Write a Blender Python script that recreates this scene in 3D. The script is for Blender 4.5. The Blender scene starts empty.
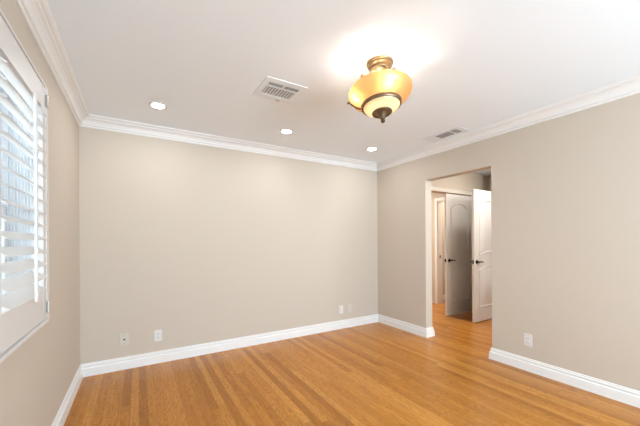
import bpy, bmesh, math, random
from mathutils import Vector, Matrix

S = bpy.context.scene
C = S.collection
random.seed(4)

# ------------------------------------------------------------------ room sizes
XL, XR, YB, YF, H = -0.4682, 3.1983, 3.5679, -2.30, 2.44
WT = 0.12
OY0, OY1, OZ = 1.796, 2.649, 2.040           # cased opening in the right wall
EYE = 1.2469

# ------------------------------------------------------------------ camera
cam = bpy.data.cameras.new('camera')
cam_o = bpy.data.objects.new('camera', cam)
C.objects.link(cam_o)
FPX = 301.738
cam.sensor_fit = 'HORIZONTAL'
cam.sensor_width = 36.0
cam.lens = FPX / 640 * 36.0
cam.shift_y = (241.83 - 213.0) / 640.0
cam.clip_start = 0.02
cam_o.matrix_world = (Matrix.Translation((0, 0, EYE)) @ Matrix.Rotation(-0.5424, 4, 'Z')
                      @ Matrix.Rotation(math.pi / 2, 4, 'X') @ Matrix.Rotation(-0.0062, 4, 'Z'))
S.camera = cam_o

# ------------------------------------------------------------------ world, lamps, exposure
S.view_settings.view_transform = 'Standard'
S.view_settings.look = 'None'
S.view_settings.gamma = 1
S.view_settings.use_curve_mapping = False
S.view_settings.exposure = -0.03

world = bpy.data.worlds.new('sky')
S.world = world
world.use_nodes = True
bg = world.node_tree.nodes['Background']
bg.inputs['Color'].default_value = (0.84, 0.925, 1.0, 1)
bg.inputs['Strength'].default_value = 10.5


def area_lamp(name, loc, rot, sx, sy, watts, col):
    l = bpy.data.lights.new(name, 'AREA')
    l.shape = 'RECTANGLE'
    l.size, l.size_y = sx, sy
    l.energy = watts
    l.color = col
    o = bpy.data.objects.new(name, l)
    o.location = loc
    o.rotation_euler = rot
    C.objects.link(o)
    return o


# added fill lamp behind the camera, tilted up to brighten the room
area_lamp('rear_fill_lamp', (1.60, YF - 0.10, 1.40), (math.radians(116), 0, 0), 2.5, 1.5, 122, (0.47, 0.775, 1.0))
# ceiling lamps of the hallway and of the rooms off it (out of frame)
def globe_lamp(name, loc, radius, watts, col):
    l = bpy.data.lights.new(name, 'POINT')
    l.shadow_soft_size = radius
    l.energy = watts
    l.color = col
    o = bpy.data.objects.new(name, l)
    o.location = loc
    C.objects.link(o)
    return o


globe_lamp('hallway_ceiling_lamp', (4.20, 1.40, 2.24), 0.16, 46, (0.95, 0.97, 0.97))
area_lamp('hallway_recessed_lamp', (4.50, 2.44, 2.43), (0, 0, 0), 0.11, 0.11, 7, (1.0, 0.96, 0.90))
area_lamp('far_room_ceiling_lamp', (4.1, 4.7, 2.425), (0, 0, 0), 0.35, 0.35, 46, (1.0, 0.95, 0.88))
area_lamp('far_closet_ceiling_lamp', (5.9, 3.62, 2.425), (0, 0, 0), 0.25, 0.25, 20, (1.0, 0.92, 0.82))

# ------------------------------------------------------------------ materials


def nodes_of(name):
    m = bpy.data.materials.new(name)
    m.use_nodes = True
    nt = m.node_tree
    return m, nt, nt.nodes['Principled BSDF']


def paint(name, col, rough=0.5, metal=0.0, bump=0.0, scale=120, spec=0.5, vary=0.0):
    m, nt, b = nodes_of(name)
    b.inputs['Base Color'].default_value = (*col, 1)
    b.inputs['Roughness'].default_value = rough
    b.inputs['Metallic'].default_value = metal
    b.inputs['Specular IOR Level'].default_value = spec
    tc = nt.nodes.new('ShaderNodeTexCoord')
    n = nt.nodes.new('ShaderNodeTexNoise')
    n.inputs['Scale'].default_value = scale
    n.inputs['Detail'].default_value = 3
    nt.links.new(tc.outputs['Object'], n.inputs['Vector'])
    if bump:
        bp = nt.nodes.new('ShaderNodeBump')
        bp.inputs['Strength'].default_value = bump
        bp.inputs['Distance'].default_value = 0.002
        nt.links.new(n.outputs['Fac'], bp.inputs['Height'])
        nt.links.new(bp.outputs['Normal'], b.inputs['Normal'])
    if vary:
        r = nt.nodes.new('ShaderNodeMapRange')
        r.inputs['To Min'].default_value = 1 - vary
        r.inputs['To Max'].default_value = 1 + vary
        nt.links.new(n.outputs['Fac'], r.inputs['Value'])
        v = nt.nodes.new('ShaderNodeVectorMath')
        v.operation = 'SCALE'
        v.inputs[0].default_value = col
        nt.links.new(r.outputs['Result'], v.inputs['Scale'])
        nt.links.new(v.outputs['Vector'], b.inputs['Base Color'])
    return m


def emitter(name, col, strength):
    m = bpy.data.materials.new(name)
    m.use_nodes = True
    nt = m.node_tree
    nt.nodes.clear()
    e = nt.nodes.new('ShaderNodeEmission')
    e.inputs['Color'].default_value = (*col, 1)
    e.inputs['Strength'].default_value = strength
    o = nt.nodes.new('ShaderNodeOutputMaterial')
    nt.links.new(e.outputs[0], o.inputs['Surface'])
    return m


WALL = paint('beige_wall_paint', (0.578, 0.498, 0.412), 0.75, bump=0.12, scale=160, spec=0.25)
CEIL = paint('white_ceiling_paint', (0.875, 0.93, 0.985), 0.85, bump=0.08, scale=160, spec=0.2)
TRIM = paint('white_trim_paint', (0.81, 0.785, 0.76), 0.35, spec=0.4)
DOORW = paint('white_door_paint', (0.75, 0.72, 0.685), 0.32, spec=0.45)
SHUT = paint('white_shutter_paint', (0.66, 0.62, 0.585), 0.4, spec=0.4)
BLACK = paint('oil_rubbed_black_metal', (0.018, 0.014, 0.012), 0.35, 0.6)
BRONZE = paint('aged_bronze_metal', (0.20, 0.14, 0.085), 0.38, 0.75, vary=0.35, scale=30)
BRASS = paint('antique_gold_metal', (0.36, 0.24, 0.12), 0.36, 0.7, vary=0.2, scale=25)
PLATE = paint('white_plate_plastic', (0.70, 0.675, 0.645), 0.3)
PLATEB = paint('ivory_plate_plastic', (0.60, 0.56, 0.49), 0.35)
SLOT = paint('dark_slot', (0.03, 0.03, 0.03), 0.6)
GRILLE = paint('white_grille_enamel', (0.80, 0.84, 0.88), 0.4)
DUCT = paint('grey_duct_interior', (0.36, 0.35, 0.34), 0.8)
CANLIT = emitter('lit_lamp_lens', (0.97, 0.98, 1.0), 215)
BULB = emitter('lit_bulb', (1.0, 0.93, 0.84), 150)
SASH = paint('white_window_vinyl', (0.84, 0.85, 0.86), 0.4)
OUTWALL = paint('pale_stucco', (0.62, 0.63, 0.64), 0.9, bump=0.4, scale=40)
OUTGREY = paint('grey_window_blind', (0.30, 0.32, 0.35), 0.7)
PAVING = paint('pale_concrete', (0.50, 0.50, 0.49), 0.9, vary=0.1, scale=4)


def floor_wood():
    m, nt, b = nodes_of('oak_strip_flooring')
    N, L = nt.nodes, nt.links

    def math_(op, a, bb=None):
        n = N.new('ShaderNodeMath')
        n.operation = op
        for i, v in enumerate((a, bb)):
            if v is None:
                continue
            if isinstance(v, (int, float)):
                n.inputs[i].default_value = v
            else:
                L.new(v, n.inputs[i])
        return n.outputs[0]
    tc = N.new('ShaderNodeTexCoord')
    sp = N.new('ShaderNodeSeparateXYZ')
    L.new(tc.outputs['Object'], sp.inputs[0])
    X, Y = sp.outputs['X'], sp.outputs['Y']
    W, LEN = 0.057, 1.9
    u = math_('DIVIDE', X, W)
    iu = math_('FLOOR', u)
    fu = math_('SUBTRACT', u, iu)
    w1 = N.new('ShaderNodeTexWhiteNoise')
    w1.noise_dimensions = '1D'
    L.new(iu, w1.inputs['W'])
    v = math_('ADD', math_('DIVIDE', Y, LEN), math_('MULTIPLY', w1.outputs['Value'], 7.31))
    iv = math_('FLOOR', v)
    fv = math_('SUBTRACT', v, iv)
    cv = N.new('ShaderNodeCombineXYZ')
    L.new(iu, cv.inputs[0])
    L.new(iv, cv.inputs[1])
    w2 = N.new('ShaderNodeTexWhiteNoise')
    w2.noise_dimensions = '2D'
    L.new(cv.outputs[0], w2.inputs['Vector'])
    # grain: noise stretched along the board, shifted per board
    off = math_('MULTIPLY', w2.outputs['Value'], 37.0)
    gv = N.new('ShaderNodeCombineXYZ')
    L.new(math_('MULTIPLY', X, 1.0), gv.inputs[0])
    L.new(math_('MULTIPLY', Y, 0.055), gv.inputs[1])
    L.new(off, gv.inputs[2])
    g1 = N.new('ShaderNodeTexNoise')
    g1.inputs['Scale'].default_value = 95
    g1.inputs['Detail'].default_value = 5
    g1.inputs['Roughness'].default_value = 0.65
    L.new(gv.outputs[0], g1.inputs['Vector'])
    # cathedral figure
    gv2 = N.new('ShaderNodeCombineXYZ')
    L.new(math_('MULTIPLY', X, 1.0), gv2.inputs[0])
    L.new(math_('MULTIPLY', Y, 0.16), gv2.inputs[1])
    L.new(off, gv2.inputs[2])
    g2 = N.new('ShaderNodeTexNoise')
    g2.inputs['Scale'].default_value = 16
    g2.inputs['Detail'].default_value = 1.5
    L.new(gv2.outputs[0], g2.inputs['Vector'])
    rings = math_('SINE', math_('MULTIPLY', g2.outputs['Fac'], 95.0))
    rings = math_('POWER', math_('ADD', math_('MULTIPLY', rings, 0.5), 0.5), 2.5)
    ramp = N.new('ShaderNodeValToRGB')
    L.new(w2.outputs['Value'], ramp.inputs['Fac'])
    e = ramp.color_ramp.elements
    e[0].position, e[0].color = 0.0, (0.365, 0.133, 0.019, 1)
    e[1].position, e[1].color = 1.0, (0.565, 0.238, 0.044, 1)
    for p, c in ((0.18, (0.440, 0.166, 0.025, 1)), (0.55, (0.485, 0.190, 0.030, 1)), (0.85, (0.520, 0.207, 0.035, 1))):
        k = e.new(p)
        k.color = c
    val = math_('ADD', 1.0, math_('MULTIPLY', math_('SUBTRACT', g1.outputs['Fac'], 0.5), 0.85))
    val = math_('MULTIPLY', val, math_('SUBTRACT', 1.04, math_('MULTIPLY', rings, 0.26)))
    # seams
    edge = math_('MINIMUM', fu, math_('SUBTRACT', 1.0, fu))
    edge2 = math_('MULTIPLY', math_('MINIMUM', fv, math_('SUBTRACT', 1.0, fv)), LEN / W)
    em = math_('MINIMUM', edge, edge2)
    mr = N.new('ShaderNodeMapRange')
    mr.inputs['From Min'].default_value = 0.008
    mr.inputs['From Max'].default_value = 0.03
    mr.inputs['To Min'].default_value = 0.72
    mr.inputs['To Max'].default_value = 1.0
    L.new(em, mr.inputs['Value'])
    val = math_('MULTIPLY', val, mr.outputs['Result'])
    sc = N.new('ShaderNodeVectorMath')
    sc.operation = 'SCALE'
    L.new(ramp.outputs['Color'], sc.inputs[0])
    L.new(val, sc.inputs['Scale'])
    L.new(sc.outputs['Vector'], b.inputs['Base Color'])
    b.inputs['Roughness'].default_value = 0.23
    b.inputs['Specular IOR Level'].default_value = 0.26
    bp = N.new('ShaderNodeBump')
    bp.inputs['Strength'].default_value = 0.10
    bp.inputs['Distance'].default_value = 0.001
    L.new(val, bp.inputs['Height'])
    L.new(bp.outputs['Normal'], b.inputs['Normal'])
    return m


def amber_glass(name, col, diff):
    m = bpy.data.materials.new(name)
    m.use_nodes = True
    nt = m.node_tree
    nt.nodes.clear()
    N, L = nt.nodes, nt.links
    tc = N.new('ShaderNodeTexCoord')
    n = N.new('ShaderNodeTexNoise')
    n.inputs['Scale'].default_value = 9
    n.inputs['Detail'].default_value = 4
    n.inputs['Distortion'].default_value = 1.0
    L.new(tc.outputs['Object'], n.inputs['Vector'])
    r = N.new('ShaderNodeMapRange')
    r.inputs['From Min'].default_value = 0.3
    r.inputs['From Max'].default_value = 0.7
    r.inputs['To Min'].default_value = 0.9
    r.inputs['To Max'].default_value = 1.08
    L.new(n.outputs['Fac'], r.inputs['Value'])
    v = N.new('ShaderNodeVectorMath')
    v.operation = 'SCALE'
    v.inputs[0].default_value = col
    L.new(r.outputs['Result'], v.inputs['Scale'])
    t = N.new('ShaderNodeBsdfTranslucent')
    L.new(v.outputs['Vector'], t.inputs['Color'])
    d = N.new('ShaderNodeBsdfDiffuse')
    d.inputs['Color'].default_value = (*diff, 1)
    g = N.new('ShaderNodeBsdfGlossy')
    g.inputs['Roughness'].default_value = 0.2
    g.inputs['Color'].default_value = (1, 1, 1, 1)
    m1 = N.new('ShaderNodeMixShader')
    m1.inputs[0].default_value = 0.45
    L.new(t.outputs[0], m1.inputs[1])
    L.new(d.outputs[0], m1.inputs[2])
    m2 = N.new('ShaderNodeMixShader')
    m2.inputs[0].default_value = 0.04
    L.new(m1.outputs[0], m2.inputs[1])
    L.new(g.outputs[0], m2.inputs[2])
    o = N.new('ShaderNodeOutputMaterial')
    L.new(m2.outputs[0], o.inputs['Surface'])
    return m


def clear_glass():
    m = bpy.data.materials.new('clear_window_glass')
    m.use_nodes = True
    nt = m.node_tree
    nt.nodes.clear()
    t = nt.nodes.new('ShaderNodeBsdfTransparent')
    t.inputs['Color'].default_value = (0.93, 0.96, 0.97, 1)
    g = nt.nodes.new('ShaderNodeBsdfGlossy')
    g.inputs['Roughness'].default_value = 0.02
    f = nt.nodes.new('ShaderNodeFresnel')
    f.inputs['IOR'].default_value = 1.45
    x = nt.nodes.new('ShaderNodeMixShader')
    o = nt.nodes.new('ShaderNodeOutputMaterial')
    nt.links.new(f.outputs[0], x.inputs[0])
    nt.links.new(t.outputs[0], x.inputs[1])
    nt.links.new(g.outputs[0], x.inputs[2])
    nt.links.new(x.outputs[0], o.inputs['Surface'])
    return m


WOOD = floor_wood()
AMBER = amber_glass('amber_alabaster_glass', (0.37, 0.165, 0.055), (0.58, 0.34, 0.14))
CREAM = amber_glass('cream_alabaster_glass', (0.50, 0.39, 0.23), (0.72, 0.58, 0.36))
GLASS = clear_glass()

# ------------------------------------------------------------------ mesh helpers


class MB:
    def __init__(self):
        self.bm = bmesh.new()

    def box(self, x0, x1, y0, y1, z0, z1, bevel=0.0):
        vs = [self.bm.verts.new((x, y, z)) for x in (x0, x1) for y in (y0, y1) for z in (z0, z1)]
        fs = [(0, 1, 3, 2), (4, 6, 7, 5), (0, 4, 5, 1), (2, 3, 7, 6), (0, 2, 6, 4), (1, 5, 7, 3)]
        faces = [self.bm.faces.new([vs[i] for i in f]) for f in fs]
        if bevel:
            es = list({e for f in faces for e in f.edges})
            bmesh.ops.bevel(self.bm, geom=es, offset=bevel, segments=2, profile=0.5, affect='EDGES')
        return self

    def prism(self, a, b, closed=True):
        """two rings of points joined by side faces, with end caps"""
        va = [self.bm.verts.new(p) for p in a]
        vb = [self.bm.verts.new(p) for p in b]
        n = len(a)
        for i in range(n if closed else n - 1):
            j = (i + 1) % n
            self.bm.faces.new((va[i], va[j], vb[j], vb[i]))
        self.bm.faces.new(list(reversed(va)))
        self.bm.faces.new(vb)
        return self

    def lathe(self, prof, center, axis='Z', seg=48, down=False, cap=True):
        """profile of (radius, height) pairs turned about an axis through center"""
        cx, cy, cz = center
        rings = []
        for r, h in prof:
            ring = []
            for k in range(seg):
                t = 2 * math.pi * k / seg
                a, bb = r * math.cos(t), r * math.sin(t)
                if axis == 'Z':
                    p = (cx + a, cy + bb, cz + (-h if down else h))
                elif axis == 'Y':
                    p = (cx + a, cy + h, cz + bb)
                else:
                    p = (cx + h, cy + a, cz + bb)
                ring.append(self.bm.verts.new(p))
            rings.append(ring)
        for r0, r1 in zip(rings, rings[1:]):
            for k in range(seg):
                j = (k + 1) % seg
                self.bm.faces.new((r0[k], r0[j], r1[j], r1[k]))
        if cap:
            self.bm.faces.new(rings[0])
            self.bm.faces.new(list(reversed(rings[-1])))
        return self

    def tube(self, pts, rad, seg=10, flat=1.0):
        """round bar through pts; rad a number or one per point"""
        pts = [Vector(p) for p in pts]
        if isinstance(rad, (int, float)):
            rad = [rad] * len(pts)
        rings = []
        for i, p in enumerate(pts):
            d = (pts[min(i + 1, len(pts) - 1)] - pts[max(i - 1, 0)]).normalized()
            up = Vector((0, 0, 1)) if abs(d.z) < 0.9 else Vector((1, 0, 0))
            s_ = d.cross(up).normalized()
            t_ = s_.cross(d)
            rings.append([self.bm.verts.new(p + s_ * rad[i] * math.cos(2 * math.pi * k / seg)
                                            + t_ * flat * rad[i] * math.sin(2 * math.pi * k / seg)) for k in range(seg)])
        for r0, r1 in zip(rings, rings[1:]):
            for k in range(seg):
                j = (k + 1) % seg
                self.bm.faces.new((r0[k], r0[j], r1[j], r1[k]))
        self.bm.faces.new(rings[0])
        self.bm.faces.new(list(reversed(rings[-1])))
        return self

    def build(self, name, mat, parent=None, smooth=False, origin=None):
        bm = self.bm
        bmesh.ops.recalc_face_normals(bm, faces=bm.faces)
        off = ORIGIN.get(parent.name, Vector()) if parent else (Vector(origin) if origin else Vector())
        bmesh.ops.translate(bm, verts=bm.verts, vec=-off)
        me = bpy.data.meshes.new(name)
        bm.to_mesh(me)
        bm.free()
        me.materials.append(mat)
        if smooth:
            for p in me.polygons:
                p.use_smooth = True
        o = bpy.data.objects.new(name, me)
        C.objects.link(o)
        if parent:
            o.parent = parent
        elif origin:
            o.location = origin
        ORIGIN[o.name] = off
        return o


ORIGIN = {}


def smooth_by_angle(o, deg=35):
    me = o.data
    bm = bmesh.new()
    bm.from_mesh(me)
    lim = math.radians(deg)
    for f in bm.faces:
        f.smooth = True
    for e in bm.edges:
        e.smooth = len(e.link_faces) == 2 and e.calc_face_angle(0) < lim
    bm.to_mesh(me)
    bm.free()
    return o


def thing(name, label, cat, loc, group=None):
    o = bpy.data.objects.new(name, None)
    o.empty_display_size = 0.05
    o.location = loc
    C.objects.link(o)
    o['label'] = label
    o['category'] = cat
    if group:
        o['group'] = group
    ORIGIN[o.name] = Vector(loc)
    return o


def structure(name, mb, mat, label=None, cat=None):
    o = mb.build(name, mat)
    return mark(o, label, cat)


def mark(o, label=None, cat=None):
    o['kind'] = 'structure'
    if label:
        o['label'] = label
    if cat:
        o['category'] = cat
    return o


def structure_root(name, loc, label, cat):
    o = thing(name, label, cat, loc)
    o['kind'] = 'structure'
    return o


# ------------------------------------------------------------------ floor, ceiling, walls
X2, Y2 = 6.6, 5.7                      # outer limits of the rooms beyond
structure('floor', MB().box(XL - 0.15, X2, YF - 0.15, Y2, -0.1, 0), WOOD,
          'honey oak strip floor running through the room and into the hallway', 'floor')
structure('ceiling', MB().box(XL - 0.15, X2, YF - 0.15, Y2, H, H + 0.12), CEIL,
          'flat white ceiling with recessed lights and two vents', 'ceiling')

WY0, WY1, WZ0, WZ1 = 1.50, 2.20, 0.84, 2.09      # hole of the window in the left wall
m = MB()
m.box(XL - 0.15, XL, YF - 0.15, WY0, 0, H)
m.box(XL - 0.15, XL, WY1, YB + WT, 0, H)
m.box(XL - 0.15, XL, WY0, WY1, 0, WZ0)
m.box(XL - 0.15, XL, WY0, WY1, WZ1, H)
structure('wall_left', m, WALL, 'beige wall at the left edge holding the shuttered window', 'wall')
structure('wall_back', MB().box(XL, XR, YB, YB + WT, 0, H), WALL, 'long blank beige wall facing the camera', 'wall')
m = MB()
m.box(XR, XR + WT, YF - 0.15, OY0, 0, H)
m.box(XR, XR + WT, OY1, Y2, 0, H)
m.box(XR, XR + WT, OY0, OY1, OZ, H)
structure('wall_right', m, WALL, 'beige wall on the right with the plain doorway to the hall', 'wall')
m = MB()                               # wall behind the photographer, with a wide opening added to let in the fill lamp
m.box(XL, XR, YF - 0.15, YF, 0, 0.62)
m.box(XL, XR, YF - 0.15, YF, 2.18, H)
m.box(XL, 0.30, YF - 0.15, YF, 0.62, 2.18)
m.box(2.90, XR, YF - 0.15, YF, 0.62, 2.18)
structure('wall_front', m, WALL)

# hallway and the rooms off it
HX, HY = 5.15, 3.17
DZ = 2.045                             # head height of the doorways beyond
BX0, BX1 = 3.62, 5.062                 # double doorway across the end of the hall
m = MB()
m.box(XR + WT, BX0, HY, HY + 0.12, 0, H)
m.box(BX1, X2 - 0.1, HY, HY + 0.12, 0, H)
m.box(BX0, BX1, HY, HY + 0.12, DZ, H)
structure('wall_hall_end', m, WALL, 'cream hallway wall above the grey-shaded door', 'wall')
m = MB()
m.box(HX, HX + 0.12, 0.8, 1.90, 0, H)
m.box(HX, HX + 0.12, 1.90, 2.74, DZ, H)
m.box(HX, 5.55, 2.74, 2.82, 0, H)
m.box(5.55, 5.65, 2.74, HY, 0, H)
structure('wall_hall_right', m, WALL)
structure('wall_hall_front', MB().box(XR + WT, X2 - 0.1, 0.7, 0.8, 0, H), WALL)
DY0, DY1 = 3.36, 3.93                  # doorway on the right of the far room
m = MB()
m.box(5.10, 5.22, HY + 0.12, DY0, 0, H)
m.box(5.10, 5.22, DY1, Y2 - 0.1, 0, H)
m.box(5.10, 5.22, DY0, DY1, DZ, H)
structure('wall_far_room_right', m, WALL)
structure('wall_far_room_end', MB().box(XR + WT, 5.10, Y2 - 0.1, Y2, 0, H), WALL)
structure('wall_far_closet', MB().box(5.22, X2 - 0.1, 4.10, 4.2, 0, H), WALL)
structure('wall_outer_right', MB().box(X2 - 0.1, X2, 0.7, Y2, 0, H), WALL)

# ------------------------------------------------------------------ mouldings
CROWN = [(0, 2.338), (0.010, 2.338), (0.013, 2.346), (0.013, 2.354), (0.024, 2.357), (0.026, 2.370), (0.034, 2.390), (0.048, 2.404),
         (0.062, 2.410), (0.064, 2.419), (0.076, 2.421), (0.088, 2.430), (0.090, H), (0, H)]
BASE = [(0, 0), (0.024, 0), (0.023, 0.012), (0.020, 0.072), (0.018, 0.076), (0.011, 0.079), (0.0105, 0.088), (0.013, 0.092), (0.013, 0.099),
        (0.008, 0.106), (0.007, 0.116), (0.0, 0.118)]


def run(mb, prof, p0, p1, nrm, e0, e1):
    """a moulding from p0 to p1 against a wall with inward normal nrm; e=-1 inside corner, +1 outside corner, 0 square"""
    p0, p1, nrm = Vector(p0), Vector(p1), Vector(nrm)
    d = (p1 - p0).normalized()
    a = [(p0 + nrm * q - d * (q * e0)).to_tuple() + (z,) for q, z in prof]
    b = [(p1 + nrm * q + d * (q * e1)).to_tuple() + (z,) for q, z in prof]
    mb.prism(a, b)


def trim(name, runs, prof, label, cat, kind_mat=TRIM):
    mb = MB()
    for r in runs:
        run(mb, prof, *r)
    return structure(name, mb, kind_mat, label, cat)


trim('trim_1', [((XL, YB), (XR, YB), (0, -1), -1, -1)], CROWN, 'white crown moulding along the top of the back wall', 'crown moulding')
trim('trim_2', [((XR, YB), (XR, YF), (-1, 0), -1, -1)], CROWN, 'white crown moulding along the top of the right wall', 'crown moulding')
trim('trim_3', [((XL, YF), (XL, YB), (1, 0), -1, -1)], CROWN, 'white crown moulding above the shuttered window', 'crown moulding')
trim('trim_4', [((XR, YF), (XL, YF), (0, 1), -1, -1)], CROWN, None, None)

trim('baseboard_back', [((XL, YB), (XR, YB), (0, -1), -1, -1)], BASE, 'white stepped baseboard under the back wall', 'baseboard')
trim('baseboard_left', [((XL, YF), (XL, YB), (1, 0), -1, -1)], BASE, 'white stepped baseboard under the window wall', 'baseboard')
trim('baseboard_right', [((XR, YB), (XR, OY1), (-1, 0), -1, 1), ((XR, OY1), (XR + WT, OY1), (0, -1), 1, 1),
                         ((XR + WT, OY1), (XR + WT, HY), (1, 0), 1, -1)], BASE,
     'short white baseboard between the back corner and the doorway', 'baseboard')
trim('baseboard_right_near', [((XR, OY0), (XR, YF), (-1, 0), 1, -1), ((XR + WT, OY0), (XR, OY0), (0, 1), 1, 1),
                              ((XR + WT, 0.8), (XR + WT, OY0), (1, 0), -1, 1)], BASE,
     'white baseboard on the right running towards the camera', 'baseboard')
trim('baseboard_front', [((XR, YF), (XL, YF), (0, 1), -1, -1)], BASE, None, None)
trim('baseboard_closet', [((5.22, 4.10), (X2 - 0.1, 4.10), (0, -1), -1, -1)], BASE,
     'small piece of white baseboard seen deep through both doorways', 'baseboard')
trim('baseboard_hall', [((5.14, HY), (5.55, HY), (0, -1), 0, -1)], BASE, None, None)


def casing_y(mb, y, x0, x1, z1, side, w=0.06, t=0.016):
    """flat casing round an opening in a wall facing side*Y at y"""
    ya, yb = sorted((y, y + side * t))
    mb.box(x0 - w, x0, ya, yb, 0, z1 + w, 0.003)
    mb.box(x1, x1 + w, ya, yb, 0, z1 + w, 0.003)
    mb.box(x0, x1, ya, yb, z1, z1 + w, 0.003)


def casing_x(mb, x, y0, y1, z1, side, w=0.06, t=0.016):
    xa, xb = sorted((x, x + side * t))
    mb.box(xa, xb, y0 - w, y0, 0, z1 + w, 0.003)
    mb.box(xa, xb, y1, y1 + w, 0, z1 + w, 0.003)
    mb.box(xa, xb, y0, y1, z1, z1 + w, 0.003)


CASE = paint('cream_casing_paint', (0.68, 0.63, 0.56), 0.4)
m = MB()
casing_y(m, HY, BX0, BX1, DZ, -1)
structure('trim_5', m, CASE, 'cream casing across the head of the double doorway off the hall', 'casing')
m = MB()
casing_x(m, 5.10, DY0, DY1, DZ, -1, w=0.055)
m.box(5.10, 5.22, DY1 - 0.016, DY1, 0, DZ)
m.box(5.10, 5.22, DY0, DY0 + 0.016, 0, DZ)
m.box(5.10, 5.22, DY0 + 0.016, DY1 - 0.016, DZ - 0.016, DZ)
t6 = structure('trim_6', m, TRIM, 'white doorway jamb with a black strike plate, left of the grey-shaded door', 'jamb')
ORIGIN[t6.name] = Vector()
MB().box(5.135, 5.165, DY1 - 0.0185, DY1 - 0.0162, 0.905, 0.965).build('strike_plate', BLACK, t6)
m = MB()
casing_x(m, HX, 1.90, 2.74 - 0.0, DZ, -1, w=0.055)
structure('trim_7', m, TRIM)

# ------------------------------------------------------------------ panelled doors (slab across X, faces to -Y and +Y)


def arch_outline(x0, x1, z0, z1, rise_top, rise_bot=0.0, n=14):
    pts = []
    for k in range(n + 1):
        t = k / n
        pts.append((x0 + (x1 - x0) * t, z0 + rise_bot * (1 - (2 * t - 1) ** 2)))
    for k in range(n + 1):
        t = 1 - k / n
        pts.append((x0 + (x1 - x0) * t, z1 + rise_top * (1 - (2 * t - 1) ** 2)))
    return pts


def inset(pts, d):
    cx = sum(p[0] for p in pts) / len(pts)
    n = len(pts)
    out = []
    for i in range(n):
        # offset along the averaged normals of the two neighbouring edges
        a, b, c = pts[i - 1], pts[i], pts[(i + 1) % n]
        def nr(p, q):
            dx, dz = q[0] - p[0], q[1] - p[1]
            l = math.hypot(dx, dz) or 1
            return (-dz / l, dx / l)
        n1, n2 = nr(a, b), nr(b, c)
        mx, mz = n1[0] + n2[0], n1[1] + n2[1]
        l2 = max(mx * mx + mz * mz, 0.3)
        out.append((b[0] + 2 * d * mx / l2, b[1] + 2 * d * mz / l2))
    return out


def panel(parent, outline, yface, side, mat):
    """raised-field panel: a round-nosed moulding, a groove, then a bevelled field"""
    mb = MB()
    prof = [(0, 0.0), (0.005, 0.011), (0.014, 0.012), (0.025, 0.001), (0.034, 0.0012), (0.058, 0.009)]
    rings = []
    for d, h in prof:
        ring = [mb.bm.verts.new((x, yface + side * h, z)) for x, z in inset(outline, d)]
        rings.append(ring)
    n = len(outline)
    for r0, r1 in zip(rings, rings[1:]):
        for k in range(n):
            j = (k + 1) % n
            mb.bm.faces.new((r0[k], r0[j], r1[j], r1[k]))
    mb.bm.faces.new(rings[-1])
    back = [mb.bm.verts.new((x, yface - side * 0.004, z)) for x, z in outline]
    for k in range(n):
        j = (k + 1) % n
        mb.bm.faces.new((rings[0][k], rings[0][j], back[j], back[k]))
    mb.bm.faces.new(list(reversed(back)))
    o = mb.build('panel', mat, parent)
    smooth_by_angle(o, 30)
    return o


def lever(parent, x, z, yface, side, direction):
    """black lever handle on a round rosette; the lever points along direction in X"""
    mb = MB()
    mb.lathe([(0.030, 0), (0.030, 0.006 * side), (0.024, 0.011 * side), (0.012, 0.013 * side), (0.011, 0.045 * side)], (x, yface, z), 'Y', 24)
    pts, rad = [], []
    for k in range(9):
        t = k / 8
        pts.append((x + direction * (0.118 * t - 0.008), yface + side * (0.047 - 0.006 * t), z + 0.008 * math.sin(t * math.pi) - 0.006 * t))
        rad.append(0.0115 - 0.004 * t)
    mb.tube(pts, rad, 10)
    o = mb.build('door_handle', BLACK, parent)
    smooth_by_angle(o, 40)
    return o


def make_door(name, x0, x1, y0, th, label, inset_x, hinge_x, hinge_y):
    root = structure_root(name, ((x0 + x1) / 2, y0, 0), label, 'door')
    z0, z1 = 0.012, 2.03
    MB().box(x0, x1, y0, y0 + th, z0, z1, 0.002).build('door_slab', DOORW, root)
    for side, yf in ((-1, y0), (1, y0 + th)):
        panel(root, arch_outline(x0 + inset_x, x1 - inset_x, 1.005, 1.80, 0.085, 0.06), yf, side, DOORW)
        panel(root, arch_outline(x0 + inset_x, x1 - inset_x, 0.225, 0.80, 0.06, 0.0), yf, side, DOORW)
        lever(root, x0 + 0.065, 0.925, yf, side, 1)
    MB().box(x0 - 0.0015, x0 + 0.001, y0 + 0.006, y0 + th - 0.006, 0.895, 0.955).build('latch_plate', BLACK, root)
    for z in (0.275, 1.045, 1.715):
        mb = MB()
        mb.lathe([(0.0075, -0.052), (0.0095, -0.050), (0.0095, 0.050), (0.0075, 0.052)], (hinge_x, hinge_y, z), 'Z', 14)
        mb.box(min(hinge_x, x1) - 0.001, hinge_x + 0.012, hinge_y + 0.004, hinge_y + 0.009, z - 0.050, z + 0.050)
        mb.build('hinge', BLACK, root)
    return root


make_door('door_1', 4.342, 5.122, 2.700, 0.036, 'bright white arched-panel door standing open in the hallway, nearest the doorway edge',
          0.125, 5.131, 2.745)
make_door('door_2', 4.345, 5.040, 3.178, 0.036, 'grey-shaded arched-panel door behind the bright white door', 0.110, 5.047, 3.164)

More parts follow.
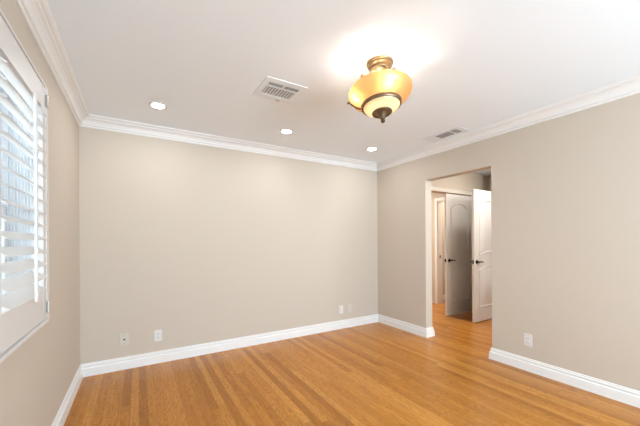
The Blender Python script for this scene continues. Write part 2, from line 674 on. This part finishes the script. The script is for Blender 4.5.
# ------------------------------------------------------------------ window and shutter on the left wall
w = structure_root('window_1', (XL, 1.85, WZ0), 'daylit window behind the white shutter at the left edge', 'window')
m = MB()
for (a, b2, c, d2) in ((WY0, WY0 + 0.030, WZ0, WZ1), (WY1 - 0.030, WY1, WZ0, WZ1), (WY0 + 0.030, WY1 - 0.030, WZ0, WZ0 + 0.03),
                       (WY0 + 0.030, WY1 - 0.030, WZ1 - 0.03, WZ1)):
    m.box(XL - 0.138, XL - 0.006, a, b2, c, d2)
for k in range(8):                      # ribs of the sash tracks
    x = XL - 0.016 - 0.0125 * k
    m.box(x - 0.0035, x, WY1 - 0.042, WY1 - 0.030, WZ0 + 0.03, WZ1 - 0.03)
    m.box(x - 0.0035, x, WY0 + 0.030, WY0 + 0.042, WZ0 + 0.03, WZ1 - 0.03)
m.build('window_frame', SASH, w)
for z0, z1, xg in ((WZ0 + 0.03, 1.44, XL - 0.118), (1.40, WZ1 - 0.03, XL - 0.132)):
    m = MB()
    ya, yb = WY0 + 0.032, WY1 - 0.032
    for (a, b2, c, d2) in ((ya, ya + 0.035, z0, z1), (yb - 0.035, yb, z0, z1), (ya + 0.035, yb - 0.035, z0, z0 + 0.04), (ya + 0.035, yb - 0.035, z1 - 0.04, z1)):
        m.box(xg - 0.006, xg + 0.006, a, b2, c, d2)
    sa = m.build('sash', SASH, w)
    MB().box(xg - 0.002, xg + 0.002, ya + 0.035, yb - 0.035, z0 + 0.04, z1 - 0.04).build('pane', GLASS, sa)

sh = thing('plantation_shutter', 'white plantation shutter with open louvers mounted over the left wall window', 'shutter', (XL, 1.85, 0.82))
FX = XL + 0.036                         # front of the shutter panel
# mounting frame
FY0, FY1, FZ0, FZ1 = 1.455, 2.247, 0.818, 2.118
m = MB()
m.box(XL, XL + 0.038, FY1 - 0.050, FY1, FZ0, FZ1, 0.003)
m.box(XL, XL + 0.038, FY0, FY0 + 0.050, FZ0, FZ1, 0.003)
m.box(XL, XL + 0.038, FY0 + 0.050, FY1 - 0.050, FZ1 - 0.014, FZ1, 0.003)
m.box(XL, XL + 0.046, FY0 + 0.050, FY1 - 0.050, FZ0, FZ0 + 0.018, 0.003)
m.build('shutter_frame', SHUT, sh)
PY0, PY1 = FY0 + 0.053, FY1 - 0.054
PZ0, PZ1 = FZ0 + 0.021, FZ1 - 0.019
LZ0, LZ1 = 0.985, 1.975
LY0, LY1 = PY0 + 0.055, PY1 - 0.055
for a, b2 in ((PY0, LY0 - 0.002), (LY1 + 0.002, PY1)):
    MB().box(FX - 0.028, FX, a, b2, PZ0, PZ1, 0.003).build('stile', SHUT, sh)
MB().box(FX - 0.027, FX - 0.001, LY0, LY1, PZ0, LZ0, 0.003).build('bottom_rail', SHUT, sh)
MB().box(FX - 0.027, FX - 0.001, LY0, LY1, LZ1, PZ1, 0.003).build('top_rail', SHUT, sh)
NL = 15
TILT = math.radians(29)
pitch = (LZ1 - LZ0) / NL
for k in range(NL):
    zc = LZ0 + pitch * (k + 0.5)
    ring = []
    for q in range(20):
        t = 2 * math.pi * q / 20
        a = 0.038 * math.cos(t)
        b2 = 0.0042 * math.sin(t)
        ring.append((FX - 0.014 + a * math.cos(TILT) + b2 * math.sin(TILT), zc - a * math.sin(TILT) + b2 * math.cos(TILT)))
    mb = MB()
    mb.prism([(x, LY0 + 0.001, z) for x, z in ring], [(x, LY1 - 0.001, z) for x, z in ring])
    smooth_by_angle(mb.build('louver', SHUT, sh), 50)
fx = FX - 0.014 + 0.038 * math.cos(TILT)
dz = -0.038 * math.sin(TILT)
m = MB()
m.box(fx + 0.003, fx + 0.015, 1.866, 1.880, LZ0 + 0.01 + dz, LZ1 - 0.02 + dz + 0.01, 0.003)
rod = m.build('tilt_rod', SHUT, sh)
for z in (0.90, 2.03):
    mb = MB()
    mb.lathe([(0.005, -0.032), (0.006, -0.030), (0.006, 0.030), (0.005, 0.032)], (XL + 0.043, PY1 + 0.002, z), 'Z', 12)
    mb.box(XL + 0.038, XL + 0.041, PY1 + 0.004, PY1 + 0.030, z - 0.03, z + 0.03)
    mb.build('hinge', paint('dull_nickel', (0.45, 0.42, 0.39), 0.35, 0.7), sh)

# outdoors: paving and the neighbour's house front seen between the louvers
structure('ground', MB().box(-16, XL - 0.15, -6, 16, -0.25, -0.15), PAVING)
nb = thing('neighbouring_house', 'pale house with tall grey windows outside, seen between the shutter louvers', 'house', (-2.2, 7.2, -0.15))
MB().box(-5.5, -0.9, 7.2, 7.5, -0.15, 3.4).build('house_wall', OUTWALL, nb)
for x0, x1, z0, z1 in ((-2.02, -1.68, 1.92, 3.25), (-1.62, -1.40, 1.92, 3.25), (-2.02, -1.68, 0.35, 1.78), (-1.62, -1.40, 0.35, 1.78)):
    f = MB().box(x0 - 0.03, x1 + 0.03, 7.165, 7.2, z0 - 0.03, z1 + 0.03, 0.005).build('window_frame', SASH, nb)
    m = MB()
    n = max(3, int((x1 - x0) / 0.085))
    for k in range(n):
        a = x0 + (x1 - x0) * k / n
        m.box(a + 0.004, a + (x1 - x0) / n - 0.012, 7.155, 7.168, z0, z1)
    m.build('blind', OUTGREY, f)
MB().box(-5.5, -0.9, 6.9, 7.2, 3.4, 3.55).build('eave', SASH, nb)

# ------------------------------------------------------------------ ceiling light fixture
CX, CY = 1.392, 1.518                   # canopy, flush with the ceiling
PX, PY = 1.368, 1.5226                  # where the axis of the slightly askew body meets the ceiling
fix = thing('ceiling_light_fixture', 'amber glass bowl ceiling fixture with bronze ring and finial', 'ceiling light', (CX, CY, H))
c0 = (PX, PY, H)
LEAN = Vector((0, 0, -1)).rotation_difference(Vector((0.0, -0.135, -1)).normalized()).to_matrix().to_4x4()
LEAN = Matrix.Translation(c0) @ LEAN @ Matrix.Translation(-Vector(c0))


def lean(mb):
    mb.bm.transform(LEAN)
    return mb


def fpart(name, prof, mat, seg=64, cap=True):
    return smooth_by_angle(lean(MB().lathe(prof, c0, 'Z', seg, down=True, cap=cap)).build(name, mat, fix), 40)


smooth_by_angle(MB().lathe([(0.088, -0.005), (0.088, 0.008), (0.085, 0.012), (0.078, 0.014), (0.080, 0.018), (0.080, 0.026), (0.074, 0.032), (0.058, 0.037),
                            (0.056, 0.046), (0.03, 0.047)], (CX, CY, H), 'Z', 64, down=True).build('canopy', BRASS, fix), 40)
fpart('stem', [(0.03, 0.036), (0.040, 0.046), (0.040, 0.060), (0.054, 0.066), (0.056, 0.078), (0.048, 0.088), (0.034, 0.098), (0.044, 0.112), (0.044, 0.130),
               (0.020, 0.140), (0.010, 0.150), (0.010, 0.352)], BRASS)
bowl_prof = [(0.176, 0.190), (0.190, 0.192), (0.200, 0.199), (0.2055, 0.210), (0.206, 0.222), (0.200, 0.237), (0.188, 0.254),
             (0.170, 0.271), (0.148, 0.287), (0.126, 0.300)]
bowl = fpart('glass_bowl', bowl_prof, AMBER, cap=False)
ring = fpart('bronze_ring', [(0.119, 0.295), (0.128, 0.292), (0.132, 0.298), (0.131, 0.311), (0.126, 0.317), (0.117, 0.315), (0.117, 0.296)], BRONZE, cap=False)
lower = fpart('lower_glass_dish', [(0.119, 0.308), (0.118, 0.316), (0.110, 0.328), (0.095, 0.337), (0.074, 0.344), (0.050, 0.348), (0.03, 0.349)], CREAM, cap=False)
cap_ = fpart('bottom_cap', [(0.030, 0.345), (0.052, 0.346), (0.062, 0.351), (0.066, 0.357), (0.062, 0.362), (0.048, 0.358), (0.030, 0.362), (0.020, 0.374), (0.014, 0.384)], BRONZE)
fpart('finial', [(0.010, 0.378), (0.014, 0.386), (0.018, 0.394), (0.014, 0.402), (0.009, 0.405), (0.014, 0.411), (0.014, 0.418), (0.007, 0.426), (0.002, 0.428)], BRONZE)


def on_bowl(az, r, z):
    return (PX + r * math.cos(az), PY + r * math.sin(az), H - z)


for az in (math.radians(135), math.radians(15)):
    m = MB()
    pts = [on_bowl(az, r, z) for r, z in ((0.130, 0.306), (0.150, 0.294), (0.172, 0.279), (0.192, 0.260), (0.205, 0.243), (0.212, 0.236), (0.217, 0.241), (0.213, 0.247))]
    m.tube(pts, [0.006, 0.006, 0.006, 0.0055, 0.005, 0.005, 0.0055, 0.006], 8)
    smooth_by_angle(lean(m).build('strap', BRONZE, fix), 60)
for az in (math.radians(165), math.radians(45), math.radians(285)):
    m = MB()
    m.tube([on_bowl(az, r, z) for r, z in ((0.042, 0.122), (0.07, 0.128), (0.10, 0.144), (0.125, 0.162), (0.150, 0.180), (0.172, 0.190))], 0.005, 8)
    m.tube([on_bowl(az, 0.110, 0.150), on_bowl(az, 0.114, 0.135), on_bowl(az, 0.116, 0.118), on_bowl(az, 0.116, 0.104)], [0.004, 0.010, 0.013, 0.006], 10)
    smooth_by_angle(lean(m).build('arm', BRASS, fix), 60)
for az in map(math.radians, (245, 160, 30)):
    m = MB()
    m.lathe([(0.004, 0.212), (0.016, 0.215), (0.020, 0.228), (0.016, 0.240), (0.008, 0.248), (0.003, 0.250)],
            (PX + 0.150 * math.cos(az), PY + 0.150 * math.sin(az), H - 0.010), 'Z', 16, down=True)
    smooth_by_angle(lean(m).build('bulb', BULB, fix), 60)

# ------------------------------------------------------------------ recessed lights


def recessed(x, y, label):
    t = thing('recessed_light', label, 'recessed light', (x, y, H), 'recessed ceiling lights')
    smooth_by_angle(MB().lathe([(0.049, -0.0), (0.049, 0.003), (0.053, 0.005), (0.072, 0.003), (0.074, 0.0)], (x, y, H), 'Z', 40, down=True, cap=False)
                    .build('trim_ring', TRIM, t), 40)
    MB().lathe([(0.0495, 0.0), (0.0495, 0.0025)], (x, y, H), 'Z', 40, down=True).build('lamp_lens', CANLIT, t)
    return t


recessed(0.154, 2.972, 'lit recessed ceiling light nearest the window wall')
recessed(1.377, 2.972, 'lit recessed ceiling light in the middle of the row of three')
recessed(2.590, 2.985, 'lit recessed ceiling light nearest the corner by the doorway')

# ------------------------------------------------------------------ ceiling vents


def vent(name, label, x0, x1, y0, y1, fields):
    """white flanged register flush on the ceiling; fields = (x0,x1,y0,y1,blades run along, count)"""
    t = thing(name, label, 'air vent', ((x0 + x1) / 2, (y0 + y1) / 2, H))
    zt, zb = H, H - 0.0045
    xs = sorted({x0, x1, *[f[0] for f in fields], *[f[1] for f in fields]})
    ys = sorted({y0, y1, *[f[2] for f in fields], *[f[3] for f in fields]})
    m = MB()
    for xa, xb in zip(xs, xs[1:]):
        for ya, yb in zip(ys, ys[1:]):
            cx, cy = (xa + xb) / 2, (ya + yb) / 2
            if not any(f[0] < cx < f[1] and f[2] < cy < f[3] for f in fields):
                m.box(xa, xb, ya, yb, zb, zt)
    bmesh.ops.remove_doubles(m.bm, verts=m.bm.verts, dist=1e-5)
    m.build('frame', GRILLE, t)
    for f in fields:
        MB().box(f[0], f[1], f[2], f[3], H - 0.0015, H).build('duct_opening', DUCT, t)
        n = f[5]
        for k in range(n):
            if f[4] == 'y':
                a = f[0] + (f[1] - f[0]) * (k + 0.5) / n
                p = [(a - 0.0035, H - 0.002), (a - 0.002, H - 0.0015), (a + 0.0035, H - 0.006), (a + 0.002, H - 0.0065)]
                MB().prism([(x, f[2], z) for x, z in p], [(x, f[3], z) for x, z in p]).build('blade', GRILLE, t)
            else:
                a = f[2] + (f[3] - f[2]) * (k + 0.5) / n
                p = [(a + 0.004, H - 0.002), (a + 0.003, H - 0.0015), (a - 0.004, H - 0.0055), (a - 0.003, H - 0.006)]
                MB().prism([(f[0], y, z) for y, z in p], [(f[1], y, z) for y, z in p]).build('blade', GRILLE, t)
    return t


v1 = vent('ceiling_vent', 'square white ceiling vent between the fixture and the window wall', 0.800, 1.135, 2.045, 2.360,
          [(0.842, 0.957, 2.104, 2.150, 'x', 3), (0.972, 1.088, 2.104, 2.150, 'x', 3), (0.842, 1.084, 2.168, 2.288, 'y', 10)])
m = MB()
m.box(0.985, 1.020, 2.330, 2.338, H - 0.016, H - 0.008)
m.build('damper_lever', DUCT, v1)
v2 = vent('ceiling_vent', 'long narrow white ceiling vent beside the right wall crown moulding', 2.850, 3.070, 1.945, 2.400,
          [(2.893, 3.026, 2.000, 2.070, 'x', 5), (2.893, 3.026, 2.088, 2.265, 'x', 11)])

# ------------------------------------------------------------------ wall plates


def wall_plate(wall, u, z, label, style, mat, wd=0.071, ht=0.116):
    """a cover plate on the back wall (at x=u) or on the right wall (at y=u)"""
    t = thing('wall_plate' if style in ('coax', 'data') else 'power_outlet', label,
              'wall plate' if style in ('coax', 'data') else 'outlet',
              (u, YB, z) if wall == 'back' else (XR, u, z))

    def bx(a0, a1, z0, z1, d0, d1, bev=0.0):
        mb = MB()
        if wall == 'back':
            mb.box(u + a0, u + a1, YB - d1, YB - d0, z + z0, z + z1, bev)
        else:
            mb.box(XR - d1, XR - d0, u + a0, u + a1, z + z0, z + z1, bev)
        return mb

    def cyl(a, zz, prof, seg=20):
        mb = MB()
        if wall == 'back':
            mb.lathe([(r, -h) for r, h in prof], (u + a, YB, z + zz), 'Y', seg)
        else:
            mb.lathe([(r, -h) for r, h in prof], (XR, u + a, z + zz), 'X', seg)
        return mb
    bx(-wd / 2, wd / 2, -ht / 2, ht / 2, 0, 0.006, 0.002).build('cover_plate', mat, t)
    if style == 'coax':
        cyl(0, 0.0, [(0.009, 0.004), (0.009, 0.009), (0.0055, 0.009), (0.0055, 0.018)], 12).build('coax_jack', SLOT, t)
        for s in (-1, 1):
            cyl(0, s * 0.042, [(0.0035, 0.004), (0.003, 0.0075)], 12).build('screw', BRONZE, t)
    elif style == 'data':
        bx(-0.0165, 0.0165, -0.034, 0.034, 0.004, 0.0085, 0.001).build('insert', PLATE, t)
        for s in (-1, 1):
            cyl(0, s * 0.048, [(0.0035, 0.004), (0.003, 0.0075)], 12).build('screw', mat, t)
    else:
        for s in (-1, 1):
            r = cyl(0, s * 0.0195, [(0.0172, 0.004), (0.0172, 0.0075), (0.016, 0.0085)], 24).build('receptacle', mat, t)
            for a, hh in ((-0.0063, 0.0045), (0.0063, 0.0038)):
                bx(a - 0.0013, a + 0.0013, s * 0.0195 + 0.002 - hh, s * 0.0195 + 0.002 + hh, 0.0075, 0.0089).build('slot', SLOT, r)
            cyl(0, s * 0.0195 - 0.009, [(0.0024, 0.0075), (0.0024, 0.0089)], 10).build('ground_hole', SLOT, r)
        cyl(0, 0, [(0.0033, 0.004), (0.003, 0.0075)], 12).build('screw', mat, t)
    return t


wall_plate('back', -0.123, 0.292, 'ivory cable jack plate with a dark centre, leftmost on the back wall', 'coax', PLATEB)
wall_plate('back', 0.173, 0.282, 'white power outlet just right of the cable jack plate', 'outlet', PLATE)
wall_plate('back', 2.497, 0.270, 'white plate with a plain vertical insert near the far corner', 'data', PLATE)
wall_plate('back', 2.645, 0.266, 'ivory power outlet closest to the far corner of the room', 'outlet', PLATEB)
wall_plate('right', 1.451, 0.294, 'white power outlet on the right wall beside the doorway', 'outlet', PLATE)
